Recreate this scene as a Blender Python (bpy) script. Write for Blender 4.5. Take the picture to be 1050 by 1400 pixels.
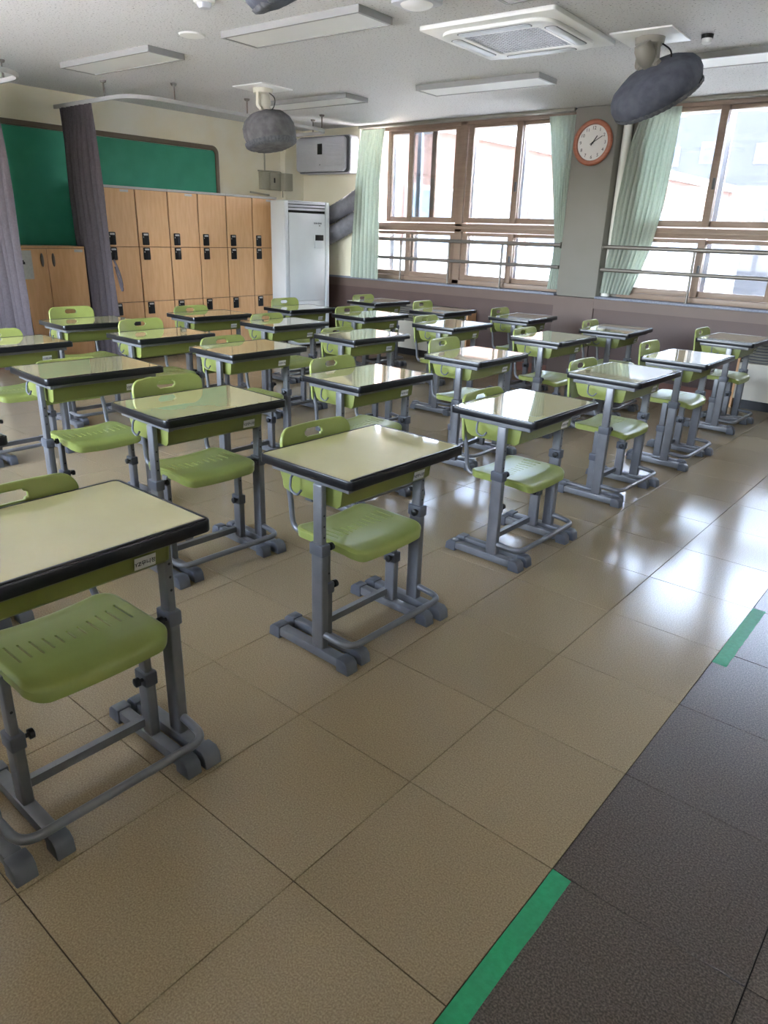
import bpy, bmesh, math, random
from mathutils import Vector, Matrix, noise
random.seed(7)
S = bpy.context.scene
for o in list(bpy.data.objects): bpy.data.objects.remove(o)
COL = S.collection
PI = math.pi

# ------------------------------------------------------------------ camera
YAW, PITCH, ROLL = 2.26197392, -0.372428019, 0.0322696008
FPX = 974.866799
CAM = Vector((1.40381, -1.30751, 1.45288))
fw = Vector((math.cos(PITCH)*math.cos(YAW), math.cos(PITCH)*math.sin(YAW), math.sin(PITCH)))
rt = Vector((math.sin(YAW), -math.cos(YAW), 0)); up = rt.cross(fw)
rt, up = math.cos(ROLL)*rt+math.sin(ROLL)*up, -math.sin(ROLL)*rt+math.cos(ROLL)*up
cd = bpy.data.cameras.new('camera'); cam = bpy.data.objects.new('camera', cd); COL.objects.link(cam)
cd.sensor_fit = 'VERTICAL'; cd.sensor_height = 36; cd.lens = 36*FPX/1400; cd.clip_start = .02; cd.clip_end = 500
cam.matrix_world = Matrix(((rt.x, up.x, -fw.x, CAM.x), (rt.y, up.y, -fw.y, CAM.y), (rt.z, up.z, -fw.z, CAM.z), (0, 0, 0, 1)))
S.camera = cam

# ------------------------------------------------------------------ light
SKY, SUN, EXPO = 0.70, 2.5, 4.28
SUN_EL, SUN_AZ = math.radians(57), math.radians(52)      # azimuth measured from +X towards +Y
S.view_settings.view_transform = 'Standard'; S.view_settings.look = 'None'
S.view_settings.gamma = 1; S.view_settings.use_curve_mapping = False; S.view_settings.exposure = EXPO
W = bpy.data.worlds.new('sky'); S.world = W; W.use_nodes = True
nt = W.node_tree; nt.nodes.clear()
sk = nt.nodes.new('ShaderNodeTexSky'); sk.sky_type = 'NISHITA'; sk.sun_disc = False
sk.sun_elevation = SUN_EL; sk.sun_rotation = PI/2-SUN_AZ; sk.dust_density = 2.5; sk.air_density = 1.0
bg = nt.nodes.new('ShaderNodeBackground'); bg.inputs[1].default_value = SKY
wo = nt.nodes.new('ShaderNodeOutputWorld')
hs = nt.nodes.new('ShaderNodeHueSaturation'); hs.inputs['Saturation'].default_value = .68
wm = nt.nodes.new('ShaderNodeMix'); wm.data_type = 'RGBA'; wm.blend_type = 'MULTIPLY'; wm.inputs[0].default_value = 1; wm.inputs[7].default_value = (1.02, .98, .99, 1)
nt.links.new(sk.outputs[0], hs.inputs['Color']); nt.links.new(hs.outputs[0], wm.inputs[6]); nt.links.new(wm.outputs[2], bg.inputs[0]); nt.links.new(bg.outputs[0], wo.inputs[0])
sl = bpy.data.lights.new('sun', 'SUN'); sl.energy = SUN; sl.angle = math.radians(.6); sl.color = (1, .96, .88)
so = bpy.data.objects.new('sun', sl); COL.objects.link(so)
sd = Vector((math.cos(SUN_EL)*math.cos(SUN_AZ), math.cos(SUN_EL)*math.sin(SUN_AZ), math.sin(SUN_EL)))
so.rotation_euler = sd.to_track_quat('Z', 'Y').to_euler(); so.location = (6, 12, 12)
def portal(x, y, z, sx, sz, toward):
    l = bpy.data.lights.new('window_portal', 'AREA'); l.shape = 'RECTANGLE'; l.size = sx; l.size_y = sz
    l.cycles.is_portal = True
    o = bpy.data.objects.new('window_portal', l); COL.objects.link(o); o.location = (x, y, z)
    o.rotation_euler = (-PI/2*toward*-1, 0, 0)
portal(-3.9, 6.62, 1.78, 2.95, 1.8, -1)
portal(-.25, 6.62, 1.78, 3.1, 1.8, -1)
portal(-3.05, -2.30, 1.74, 4.6, 1.75, 1)  # this and the next serve the added corridor windows
portal(1.85, -2.30, 2.08, 1.75, 1.0, 1)

# ------------------------------------------------------------------ materials
def lin(c):
    return tuple(((v/255)/12.92 if v/255 <= .04045 else ((v/255+.055)/1.055)**2.4) for v in c)+(1,)
def mat(name, rgb, rough=.5, metal=0, rgb2=None, scale=20, detail=4, mix=(.35, .65), bump=0, bscale=None, coat=0,
        stretch=None, spec=.5, random_tint=0, space='Object', trans=0):
    m = bpy.data.materials.new(name); m.use_nodes = True; n = m.node_tree.nodes; L = m.node_tree.links
    b = n['Principled BSDF']; b.inputs['Base Color'].default_value = lin(rgb)
    b.inputs['Roughness'].default_value = rough; b.inputs['Metallic'].default_value = metal
    b.inputs['Coat Weight'].default_value = coat; b.inputs['Coat IOR'].default_value = 1.75 if coat == 1 else 1.5; b.inputs['Coat Roughness'].default_value = .04 if coat == 1 else .12
    b.inputs['Specular IOR Level'].default_value = spec
    if space == 'World':
        g = n.new('ShaderNodeNewGeometry'); src = g.outputs['Position']
    else:
        g = n.new('ShaderNodeTexCoord'); src = g.outputs['Object']
    if stretch:
        mp = n.new('ShaderNodeMapping'); mp.inputs['Scale'].default_value = stretch
        L.new(src, mp.inputs[0]); src = mp.outputs[0]
    col = None
    if rgb2 is not None:
        t = n.new('ShaderNodeTexNoise'); t.inputs['Scale'].default_value = scale; t.inputs['Detail'].default_value = detail
        L.new(src, t.inputs['Vector'])
        r = n.new('ShaderNodeValToRGB'); r.color_ramp.elements[0].position = mix[0]; r.color_ramp.elements[1].position = mix[1]
        r.color_ramp.elements[0].color = lin(rgb); r.color_ramp.elements[1].color = lin(rgb2)
        L.new(t.outputs[0], r.inputs[0]); col = r.outputs[0]
        L.new(col, b.inputs['Base Color'])
    if random_tint and col is not None:
        oi = n.new('ShaderNodeObjectInfo'); hv = n.new('ShaderNodeHueSaturation')
        mr = n.new('ShaderNodeMapRange'); mr.inputs[3].default_value = 1-random_tint; mr.inputs[4].default_value = 1+random_tint
        L.new(oi.outputs['Random'], mr.inputs[0]); L.new(mr.outputs[0], hv.inputs['Value']); L.new(col, hv.inputs['Color'])
        L.new(hv.outputs[0], b.inputs['Base Color'])
    if bump:
        t2 = n.new('ShaderNodeTexNoise'); t2.inputs['Scale'].default_value = bscale or scale; t2.inputs['Detail'].default_value = 3
        L.new(src, t2.inputs['Vector'])
        bp = n.new('ShaderNodeBump'); bp.inputs['Strength'].default_value = bump; bp.inputs['Distance'].default_value = .01
        L.new(t2.outputs[0], bp.inputs['Height']); L.new(bp.outputs[0], b.inputs['Normal'])
    if trans:
        tr = n.new('ShaderNodeBsdfTranslucent'); tr.inputs[0].default_value = lin(rgb)
        if col is not None: L.new(col, tr.inputs[0])
        mx = n.new('ShaderNodeMixShader'); mx.inputs[0].default_value = trans
        L.new(b.outputs[0], mx.inputs[1]); L.new(tr.outputs[0], mx.inputs[2])
        L.new(mx.outputs[0], n['Material Output'].inputs[0])
    return m
M = {}
M['top'] = mat('desktop_laminate', (186, 177, 126), .05, rgb2=(192, 183, 133), scale=4, spec=.6, coat=1)
M['edge'] = mat('black_rubber_edge', (16, 16, 19), .28)
M['green'] = mat('green_plastic', (134, 142, 72), .3, rgb2=(140, 148, 79), scale=9, bump=.02, bscale=350)
M['tray'] = mat('green_tray_plastic', (120, 126, 62), .38, rgb2=(115, 121, 58), scale=5, bump=.02, bscale=350)
M['steel'] = mat('grey_painted_steel', (114, 114, 115), .33, .25, rgb2=(105, 105, 106), scale=14)
M['cap'] = mat('grey_plastic_cap', (80, 82, 86), .5, rgb2=(88, 90, 94), scale=20)
M['collar'] = mat('dark_grey_collar', (82, 84, 89), .45)
M['black'] = mat('black_plastic', (14, 14, 16), .4)
M['slot'] = mat('dark_recess', (22, 26, 14), .7)
M['paper'] = mat('white_sticker', (205, 203, 198), .6, rgb2=(195, 193, 188), scale=40)
M['ink'] = mat('black_ink', (25, 25, 28), .6)
M['tile'] = mat('beige_vinyl_tile', (130, 113, 86), .17, rgb2=(161, 144, 114), scale=230, detail=8, mix=(.34, .68), random_tint=.03, space='World', coat=.06, bump=.003, bscale=9, spec=.34)
M['darktile'] = mat('dark_vinyl_tile', (64, 56, 50), .28, rgb2=(118, 107, 97), scale=210, detail=8, mix=(.40, .72), random_tint=.04, space='World', coat=.06, spec=.36, bump=.012, bscale=6)
M['joint'] = mat('dark_tile_joint', (38, 33, 28), .8)
M['tape'] = mat('green_floor_tape', (20, 138, 88), .5, rgb2=(30, 148, 98), scale=60, bump=.1, bscale=120)
M['wall'] = mat('cream_wall_paint', (244, 238, 218), .7, rgb2=(240, 232, 206), scale=1.6, detail=6, bump=.03, bscale=60, space='World')
M['wallback'] = mat('pale_cream_back_wall_paint', (250, 246, 232), .7, rgb2=(246, 236, 208), scale=1.6, detail=6, bump=.03, bscale=60, space='World')
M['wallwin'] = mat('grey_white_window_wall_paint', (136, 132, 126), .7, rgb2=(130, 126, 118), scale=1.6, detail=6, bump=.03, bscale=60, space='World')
M['cylwhite'] = mat('white_cylinder_paint', (236, 234, 226), .45)
M['dado'] = mat('mauve_dado_paint', (108, 90, 82), .55, rgb2=(103, 85, 78), scale=3, space='World')
M['dadolow'] = mat('dark_mauve_dado_paint', (90, 71, 66), .55, rgb2=(86, 68, 63), scale=3, space='World')
M['base'] = mat('red_brown_skirting', (128, 84, 70), .5, rgb2=(118, 78, 66), scale=6, space='World')
M['ceil'] = mat('speckled_ceiling_board', (214, 213, 212), .85, rgb2=(132, 131, 129), scale=70, detail=4, mix=(.60, .68), bump=.25, bscale=90, space='World')
M['woodframe'] = mat('beige_window_profile', (146, 124, 108), .45, rgb2=(139, 117, 101), scale=5, stretch=(1, 1, 8))
M['outframe'] = mat('pale_aluminium_profile', (196, 205, 215), .35, .3)
M['sill'] = mat('grey_stone_sill', (120, 124, 140), .6, rgb2=(140, 144, 158), scale=60)
M['chrome'] = mat('brushed_steel', (128, 122, 116), .42, .5)
M['locker'] = mat('beech_laminate', (228, 182, 134), .33, rgb2=(220, 171, 122), scale=6, detail=5, stretch=(6, 6, .8))
M['locker2'] = mat('beech_edge_dark', (110, 68, 36), .6)
M['topgrey'] = mat('grey_cabinet_top', (190, 185, 180), .4)
M['white'] = mat('white_plastic', (232, 232, 228), .4)
M['acwhite'] = mat('white_enamel', (204, 208, 211), .35, rgb2=(198, 202, 205), scale=3)
M['offgrey'] = mat('grey_plastic_case', (196, 197, 203), .4, rgb2=(188, 189, 195), scale=4)
M['cream'] = mat('aged_cream_plastic', (205, 200, 182), .45)
M['lampframe'] = mat('grey_lamp_frame', (150, 149, 147), .45)
M['trackgrey'] = mat('pale_grey_track', (176, 174, 172), .4)
M['diff'] = mat('light_diffuser', (226, 226, 222), .5)
M['clothgrey'] = mat('grey_dust_cover', (124, 122, 124), .9, rgb2=(100, 98, 101), scale=14, bump=.8, bscale=16)
M['clothdark'] = mat('dark_dust_cover', (96, 99, 112), .9, rgb2=(80, 83, 96), scale=14, bump=.6, bscale=18)
M['hem'] = mat('pale_wrinkled_hem', (118, 119, 125), .85, rgb2=(98, 99, 106), scale=60)
M['duct'] = mat('dark_grey_duct', (140, 140, 150), .5, rgb2=(128, 128, 138), scale=20, bump=.3, bscale=60)
M['board'] = mat('green_board', (54, 152, 124), .7, rgb2=(60, 158, 130), scale=5, detail=6)
M['boardframe'] = mat('brown_board_frame', (112, 98, 82), .4)
M['clockwood'] = mat('red_brown_wood', (178, 110, 84), .32, rgb2=(162, 96, 72), scale=12, stretch=(1, 1, 6))
M['clockface'] = mat('clock_face', (222, 218, 214), .4)
M['mauve'] = mat('mauve_blackout_cloth', (86, 78, 81), .9, rgb2=(79, 71, 74), scale=60, bump=.1, bscale=200)
M['sheer'] = mat('pale_green_curtain_cloth', (198, 206, 196), .85, rgb2=(190, 199, 188), scale=60, bump=.1, bscale=300, trans=.5)
M['pipe'] = mat('grey_metal_box', (184, 180, 164), .5, rgb2=(176, 172, 155), scale=8)
M['heater'] = mat('cream_heater_panel', (206, 200, 186), .5)
M['heatgrey'] = mat('grey_heater_grille', (140, 135, 125), .5)
M['brick'] = mat('salmon_brick', (116, 90, 80), .9, rgb2=(104, 79, 70), scale=2.5, stretch=(1, 1, 14), space='World')
M['coping'] = mat('white_render', (160, 160, 160), .8)
M['concrete'] = mat('pale_concrete', (190, 188, 184), .9, rgb2=(180, 178, 174), scale=1, space='World')
M['tower'] = mat('beige_render', (104, 101, 100), .85, rgb2=(99, 96, 95), scale=.3, space='World')
M['towerwin'] = mat('dark_tower_glazing', (92, 100, 114), .2)
M['doorblue'] = mat('blue_grey_door', (96, 106, 118), .5)
def glass(name, tint):
    m = bpy.data.materials.new(name); m.use_nodes = True; n = m.node_tree.nodes; L = m.node_tree.links
    n.remove(n['Principled BSDF'])
    t = n.new('ShaderNodeBsdfTransparent'); t.inputs[0].default_value = tint
    g = n.new('ShaderNodeBsdfGlossy'); g.inputs['Roughness'].default_value = .02
    f = n.new('ShaderNodeFresnel'); f.inputs[0].default_value = 1.45
    x = n.new('ShaderNodeMixShader'); L.new(f.outputs[0], x.inputs[0]); L.new(t.outputs[0], x.inputs[1]); L.new(g.outputs[0], x.inputs[2])
    L.new(x.outputs[0], n['Material Output'].inputs[0]); return m
M['glass'] = glass('tinted_window_glass', (.72, .74, .75, 1))
M['clear'] = glass('clear_window_glass', (.95, .96, .96, 1))

# ------------------------------------------------------------------ helpers
class MB:
    """collects shapes, then links them as one mesh object"""
    def __init__(self): self.bm = bmesh.new(); self.mi = 0
    def _add(self, b2, mx=None):
        if mx is not None: b2.transform(mx)
        for f in b2.faces: f.material_index = self.mi
        me = bpy.data.meshes.new('tmp'); b2.to_mesh(me); b2.free(); self.bm.from_mesh(me); bpy.data.meshes.remove(me)
    def box(self, x0, x1, y0, y1, z0, z1, bev=0, seg=2, mx=None):
        b = bmesh.new(); bmesh.ops.create_cube(b, size=1)
        b.transform(Matrix.Translation(((x0+x1)/2, (y0+y1)/2, (z0+z1)/2)) @ Matrix.Diagonal((x1-x0, y1-y0, z1-z0, 1)))
        if bev: bmesh.ops.bevel(b, geom=b.edges[:], offset=bev, segments=seg, affect='EDGES', profile=.5)
        self._add(b, mx); return self
    def sweep(self, pts, prof, closed=False, caps=True, upv=(0, 0, 1), mx=None):
        """prof: list of (a,b) offsets along side / up"""
        b = bmesh.new(); pts = [Vector(p) for p in pts]; n = len(pts); rings = []
        upv = Vector(upv)
        for i, p in enumerate(pts):
            t = (pts[(i+1) % n]-pts[i-1]) if closed else (pts[min(i+1, n-1)]-pts[max(i-1, 0)])
            t.normalize(); side = t.cross(upv)
            if side.length < 1e-4: side = t.cross(Vector((1, 0, 0)))
            side.normalize(); u = side.cross(t)
            rings.append([b.verts.new(p+side*a+u*c) for a, c in prof])
        k = len(prof)
        for i in range(n if closed else n-1):
            r0, r1 = rings[i], rings[(i+1) % n]
            for j in range(k): b.faces.new((r0[j], r0[(j+1) % k], r1[(j+1) % k], r1[j]))
        if caps and not closed:
            b.faces.new(rings[0][::-1]); b.faces.new(rings[-1])
        bmesh.ops.recalc_face_normals(b, faces=b.faces[:]); self._add(b, mx); return self
    def tube(self, pts, r, n=10, **k):
        return self.sweep(pts, [(r*math.cos(2*PI*i/n), r*math.sin(2*PI*i/n)) for i in range(n)], **k)
    def lathe(self, prof, n=32, mx=None, cap=True, wob=None):
        b = bmesh.new(); rings = []
        for z, r in prof:
            rings.append([b.verts.new(((r+(wob(2*PI*i/n, z) if wob else 0))*math.cos(2*PI*i/n), (r+(wob(2*PI*i/n, z) if wob else 0))*math.sin(2*PI*i/n), z)) for i in range(n)])
        for a, c in zip(rings, rings[1:]):
            for j in range(n): b.faces.new((a[j], a[(j+1) % n], c[(j+1) % n], c[j]))
        if cap: b.faces.new(rings[0][::-1]); b.faces.new(rings[-1])
        bmesh.ops.recalc_face_normals(b, faces=b.faces[:]); self._add(b, mx); return self
    def prism(self, outline, z0, z1, hole=None, bev=0, mx=None):
        """outline (x,y) polygon extruded z0..z1; hole: polygon with the same vertex count"""
        b = bmesh.new(); n = len(outline)
        def ring(pl, z): return [b.verts.new((x, y, z)) for x, y in pl]
        if hole is None:
            a, c = ring(outline, z0), ring(outline, z1)
            b.faces.new(a[::-1]); b.faces.new(c)
            for j in range(n): b.faces.new((a[j], a[(j+1) % n], c[(j+1) % n], c[j]))
        else:
            a, c, d, e = ring(outline, z0), ring(outline, z1), ring(hole, z0), ring(hole, z1)
            for j in range(n):
                k = (j+1) % n
                b.faces.new((a[j], a[k], c[k], c[j])); b.faces.new((e[j], e[k], d[k], d[j]))
                b.faces.new((c[j], c[k], e[k], e[j])); b.faces.new((d[j], d[k], a[k], a[j]))
        bmesh.ops.recalc_face_normals(b, faces=b.faces[:])
        if bev:
            ed = [e_ for e_ in b.edges if e_.is_manifold and e_.calc_face_angle(0) > .9]
            bmesh.ops.bevel(b, geom=ed, offset=bev, segments=2, affect='EDGES', profile=.5)
        self._add(b, mx); return self
    def build(self, name, mats, parent=None, smooth=40, loc=None):
        me = bpy.data.meshes.new(name); self.bm.to_mesh(me); self.bm.free()
        for m in (mats if isinstance(mats, (list, tuple)) else [mats]): me.materials.append(m)
        if smooth and len(me.polygons):
            me.polygons.foreach_set('use_smooth', [True]*len(me.polygons)); me.set_sharp_from_angle(angle=math.radians(smooth))
        o = bpy.data.objects.new(name, me); COL.objects.link(o)
        if parent: o.parent = parent
        if loc: o.location = loc
        return o
def rrect(w, d, r, n=5, cx=0, cy=0):
    out = []
    for k, (sx, sy) in enumerate(((1, 1), (-1, 1), (-1, -1), (1, -1))):
        for i in range(n+1):
            a = PI/2*k+PI/2*i/n
            out.append((cx+sx*(w/2-r)+r*math.cos(a), cy+sy*(d/2-r)+r*math.sin(a)))
    return out
def fillet(pts, r, n=6):
    pts = [Vector(p) for p in pts]; out = [pts[0]]
    for a, p, c in zip(pts, pts[1:], pts[2:]):
        d0, d1 = (a-p).normalized(), (c-p).normalized(); q = min(r, (a-p).length*.49, (c-p).length*.49)
        s, e = p+d0*q, p+d1*q
        for i in range(n+1):
            t = i/n; out.append(s*(1-t)**2+p*2*t*(1-t)+e*t*t)
    return out+[pts[-1]]
def shell(b, t):
    """give an open sheet thickness t by a second skin along the vertex normals"""
    b.normal_update(); vs = b.verts[:]; fs = b.faces[:]; be = [e for e in b.edges if e.is_boundary]
    nv = {v: b.verts.new(v.co-v.normal*t) for v in vs}
    for f in fs: b.faces.new([nv[v] for v in reversed(f.verts)])
    for e in be:
        l = e.link_loops[0]; p, q = l.vert, l.link_loop_next.vert
        b.faces.new((q, p, nv[p], nv[q]))
def rect(a, b): return [(-a/2, -b/2), (a/2, -b/2), (a/2, b/2), (-a/2, b/2)]
def tag(o, label=None, cat=None, group=None, kind=None):
    if label: o['label'] = label
    if cat: o['category'] = cat
    if group: o['group'] = group
    if kind: o['kind'] = kind
    return o
def empty(name, loc=(0, 0, 0), rz=0):
    o = bpy.data.objects.new(name, None); COL.objects.link(o); o.location = loc; o.rotation_euler = (0, 0, rz)
    o.empty_display_size = .05; return o
def copy_tree(o, parent=None):
    c = o.copy(); COL.objects.link(c)
    if parent: c.parent = parent
    for ch in list(o.children): copy_tree(ch, c)
    return c
def text_mesh(s, size, mx, mb, align='CENTER'):
    cu = bpy.data.curves.new('txt', 'FONT'); cu.body = s; cu.size = size; cu.align_x = align; cu.align_y = 'CENTER'; cu.extrude = .0004
    cu.resolution_u = 3
    ob = bpy.data.objects.new('txt', cu); COL.objects.link(ob)
    me = bpy.data.meshes.new_from_object(ob.evaluated_get(bpy.context.evaluated_depsgraph_get()))
    bpy.data.objects.remove(ob); me.transform(mx)
    k = len(mb.bm.faces); mb.bm.from_mesh(me); mb.bm.faces.ensure_lookup_table()
    for f in mb.bm.faces[k:]: f.material_index = mb.mi
    bpy.data.meshes.remove(me)
def struct(o): o['kind'] = 'structure'; return o

# ------------------------------------------------------------------ room shell
X0, X1, Y0, Y1, H = -6.52, 3.0, -2.12, 6.20, 2.70
fl = MB().box(X0-.15, X1+.15, Y0-.15, Y1+.6, -.16, -.007).build('floor', M['joint'], smooth=0); struct(fl)
def project(p):
    d = Vector(p)-CAM; z = d.dot(fw)
    return (525+FPX*d.dot(rt)/z, 700-FPX*d.dot(up)/z, z) if z > .05 else None
TS = .45; g_ = .0013
def tile_mesh(w, d):
    m = MB().box(-w/2, w/2, -d/2, d/2, -.006, 0, bev=.0007, seg=1)
    return m
cells = []
i0, i1, j0, j1 = math.floor(X0/TS), math.ceil(X1/TS), math.floor(Y0/TS), math.ceil((Y1)/TS)
for i in range(i0, i1):
    for j in range(j0, j1):
        xa, xb, ya, yb = max(i*TS, X0), min((i+1)*TS, X1), max(j*TS, Y0), min((j+1)*TS, Y1)
        if xb-xa < .03 or yb-ya < .03: continue
        q = project(((xa+xb)/2, (ya+yb)/2, 0)); sc = -1
        if q and -130 < q[0] < 1180 and q[1] < 1540: sc = 1/q[2]**3
        cells.append((sc, xa, xb, ya, yb))
cells.sort(key=lambda c: -c[0])
proto = {}
rest = {False: MB(), True: MB()}
for n, (sc, xa, xb, ya, yb) in enumerate(cells):
    dark = xa > .89
    if n < 290 and sc > 0:
        key = (round(xb-xa, 3), round(yb-ya, 3), dark)
        if key not in proto:
            o = tile_mesh(xb-xa-2*g_, yb-ya-2*g_).build('tile', M['darktile' if dark else 'tile'], fl, smooth=0); proto[key] = o.data
        else:
            o = bpy.data.objects.new('tile', proto[key]); COL.objects.link(o); o.parent = fl
        o.location = ((xa+xb)/2, (ya+yb)/2, random.uniform(-.0002, .0002))
    else:
        rest[dark].box(xa+g_, xb-g_, ya+g_, yb-g_, -.006, 0)
for dark, mb in rest.items():
    tag(mb.build('tile', M['darktile' if dark else 'tile'], fl, smooth=0), kind='stuff')

ce = MB().box(X0-.15, X1+.15, Y0-.15, Y1+.2, H, H+.2).build('ceiling', M['ceil'], smooth=0); struct(ce)
wb = MB().box(X0-.15, X0, Y0-.15, Y1, 0, H).box(X0, X0+.09, 5.86, Y1, 0, H).build('wall_back', M['wallback'], smooth=0); struct(wb)
wf = MB().box(X1, X1+.15, Y0-.15, Y1, 0, H).build('wall_front', M['wall'], smooth=0); struct(wf)
# corridor wall behind the camera, with unseen windows added for fill light
cw = MB()
FILL_WIN = [(-5.3, -3.6), (-3.4, -1.95), (-1.75, -.8), (1.0, 2.7)]
xs = [X0]+[v for w_ in FILL_WIN for v in w_]+[X1]
for a, b in zip(xs[::2], xs[1::2]): cw.box(a, b, Y0-.15, Y0, 0, H)
for a, b in FILL_WIN: cw.box(a, b, Y0-.15, Y0, 0, .9 if a < 0 else 1.6).box(a, b, Y0-.15, Y0, 2.58, H)
struct(cw.build('wall_corridor', M['wall'], smooth=0))
for k, (a, b) in enumerate(FILL_WIN):
    w = struct(empty('window_%d' % (k+3)))  # added windows out of view that let in fill light
    m = MB(); mid = (a+b)/2; zb = .9 if a < 0 else 1.6
    for x0, x1 in ((a, a+.06), (mid-.04, mid+.04), (b-.06, b)): m.box(x0, x1, Y0-.11, Y0-.04, zb, 2.58)
    for z0, z1 in ((zb, zb+.06), (2.52, 2.58)): m.box(a, b, Y0-.11, Y0-.04, z0, z1)
    m.build('window_frame', M['woodframe'], w, smooth=0)
    MB().box(a+.06, b-.06, Y0-.08, Y0-.074, zb+.06, 2.52).build('pane', M['clear'], w, smooth=0)
# window wall: dado, corner pier, pillars, returns
YB = 6.42
ww = MB()
PX = [(X0, -5.40), (-2.45, -1.98), (1.30, 1.78)]
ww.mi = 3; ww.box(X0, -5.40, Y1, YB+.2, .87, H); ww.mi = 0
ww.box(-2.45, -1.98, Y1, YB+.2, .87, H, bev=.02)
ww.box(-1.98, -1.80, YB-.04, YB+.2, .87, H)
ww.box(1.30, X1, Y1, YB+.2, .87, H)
ww.mi = 1
ww.box(X0, X1, Y1-.02, YB+.2, .77, .87)
ww.box(-2.45, -1.98, Y1-.022, Y1+.1, 0, .868)
ww.mi = 2
ww.box(X0, X1, Y1, YB+.2, 0, .77)
struct(ww.build('wall_windows', [M['wallwin'], M['dado'], M['dadolow'], M['wall']], smooth=30))
struct(MB().box(X0+.09, -2.46, Y1-.014, Y1-.001, 0, .10, bev=.003).box(-1.97, X1, Y1-.014, Y1-.001, 0, .10, bev=.003).build('baseboard_windows', M['base'], smooth=0))
struct(MB().box(X0, X0+.012, Y0, 5.85, 0, .10).build('baseboard_back', M['base'], smooth=0))
for k, (a, b) in enumerate(((X0+.09, -2.452), (-1.978, 1.298))):
    struct(MB().box(a, b, Y1-.035, YB, .872, .895, bev=.004).build('trim_%d' % (k+1), M['sill']))

# windows: frame, sliding sashes with panes, pale outer sashes
def window(name, jl, jr, mull, sashes, outers, zt=2.70):
    w = struct(empty(name))
    f = MB(); ya, yb = 6.30, 6.41
    f.box(jl-.05, jl, ya, yb, .90, zt, bev=.004); f.box(jr, jr+.05, ya, yb, .90, zt, bev=.004)
    for m_ in mull: f.box(m_-.05, m_+.05, ya, yb, .90, zt-.005, bev=.004)
    f.box(jl, jr, ya, yb, 2.635, zt-.002, bev=.004); f.box(jl, jr, ya, yb, 1.495, 1.585, bev=.004); f.box(jl, jr, ya, yb, .897, .95, bev=.004)
    f.box(jl, jr, ya-.012, ya, 1.525, 1.56, bev=.003)
    f.build('window_frame', M['woodframe'], w, smooth=30)
    def sash(x0, x1, z0, z1, y0, st, m_, nm, latch=0):
        s = MB(); t = .036
        s.box(x0, x0+st, y0, y0+t, z0, z1, bev=.004); s.box(x1-st, x1, y0, y0+t, z0, z1, bev=.004)
        s.box(x0+st, x1-st, y0, y0+t, z0, z0+.055, bev=.004); s.box(x0+st, x1-st, y0, y0+t, z1-.035, z1, bev=.004)
        so_ = s.build(nm, m_, w, smooth=30)
        MB().box(x0+st-.004, x1-st+.004, y0+t/2-.003, y0+t/2+.003, z0+.05, z1-.03).build('pane', M['glass'], so_, smooth=0)
        if latch:
            lx = x1-.02 if latch > 0 else x0+.02
            zc = 1.98 if z1 > 2 else 1.2
            MB().box(lx-.012, lx+.012, y0-.02, y0, zc-.05, zc+.05, bev=.005).build('sash_lock', M['collar'], so_)
    for x0, x1, front, la in sashes:
        sash(x0, x1, 1.60, 2.635, 6.312 if front else 6.355, .07, M['woodframe'], 'upper_sash', la)
    for x0, x1, front, la in [(*s_,) for s_ in sashes]:
        if name == 'window_1' and x0 < -5: x0, x1 = -5.33, -4.60
        sash(x0, x1, .952, 1.487, 6.312 if front else 6.355, .07, M['woodframe'], 'lower_sash', la)
    for x0, x1, bk in outers:
        for z0, z1 in ((1.56, 2.64), (.93, 1.50)):
            sash(x0, x1, z0, z1, 6.47 if not bk else 6.51, .06, M['outframe'], 'outer_sash')
window('window_1', -5.33, -2.50, [-3.88], [(-5.06, -4.30, 0, 0), (-4.69, -3.93, 1, 0), (-3.82, -3.12, 1, 1), (-3.19, -2.50, 0, 0)],
       [(-5.08, -4.62, 0), (-4.70, -3.93, 1), (-3.87, -3.14, 0), (-3.23, -2.49, 1)])
window('window_2', -1.75, 1.24, [-.26], [(-1.75, -.985, 1, 1), (-1.055, -.305, 0, 0), (-.21, .55, 1, 1), (.48, 1.24, 0, 0)],
       [(-1.75, -1.03, 0), (-1.04, -.30, 1), (-.22, .52, 0), (.48, 1.24, 1)])

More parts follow.
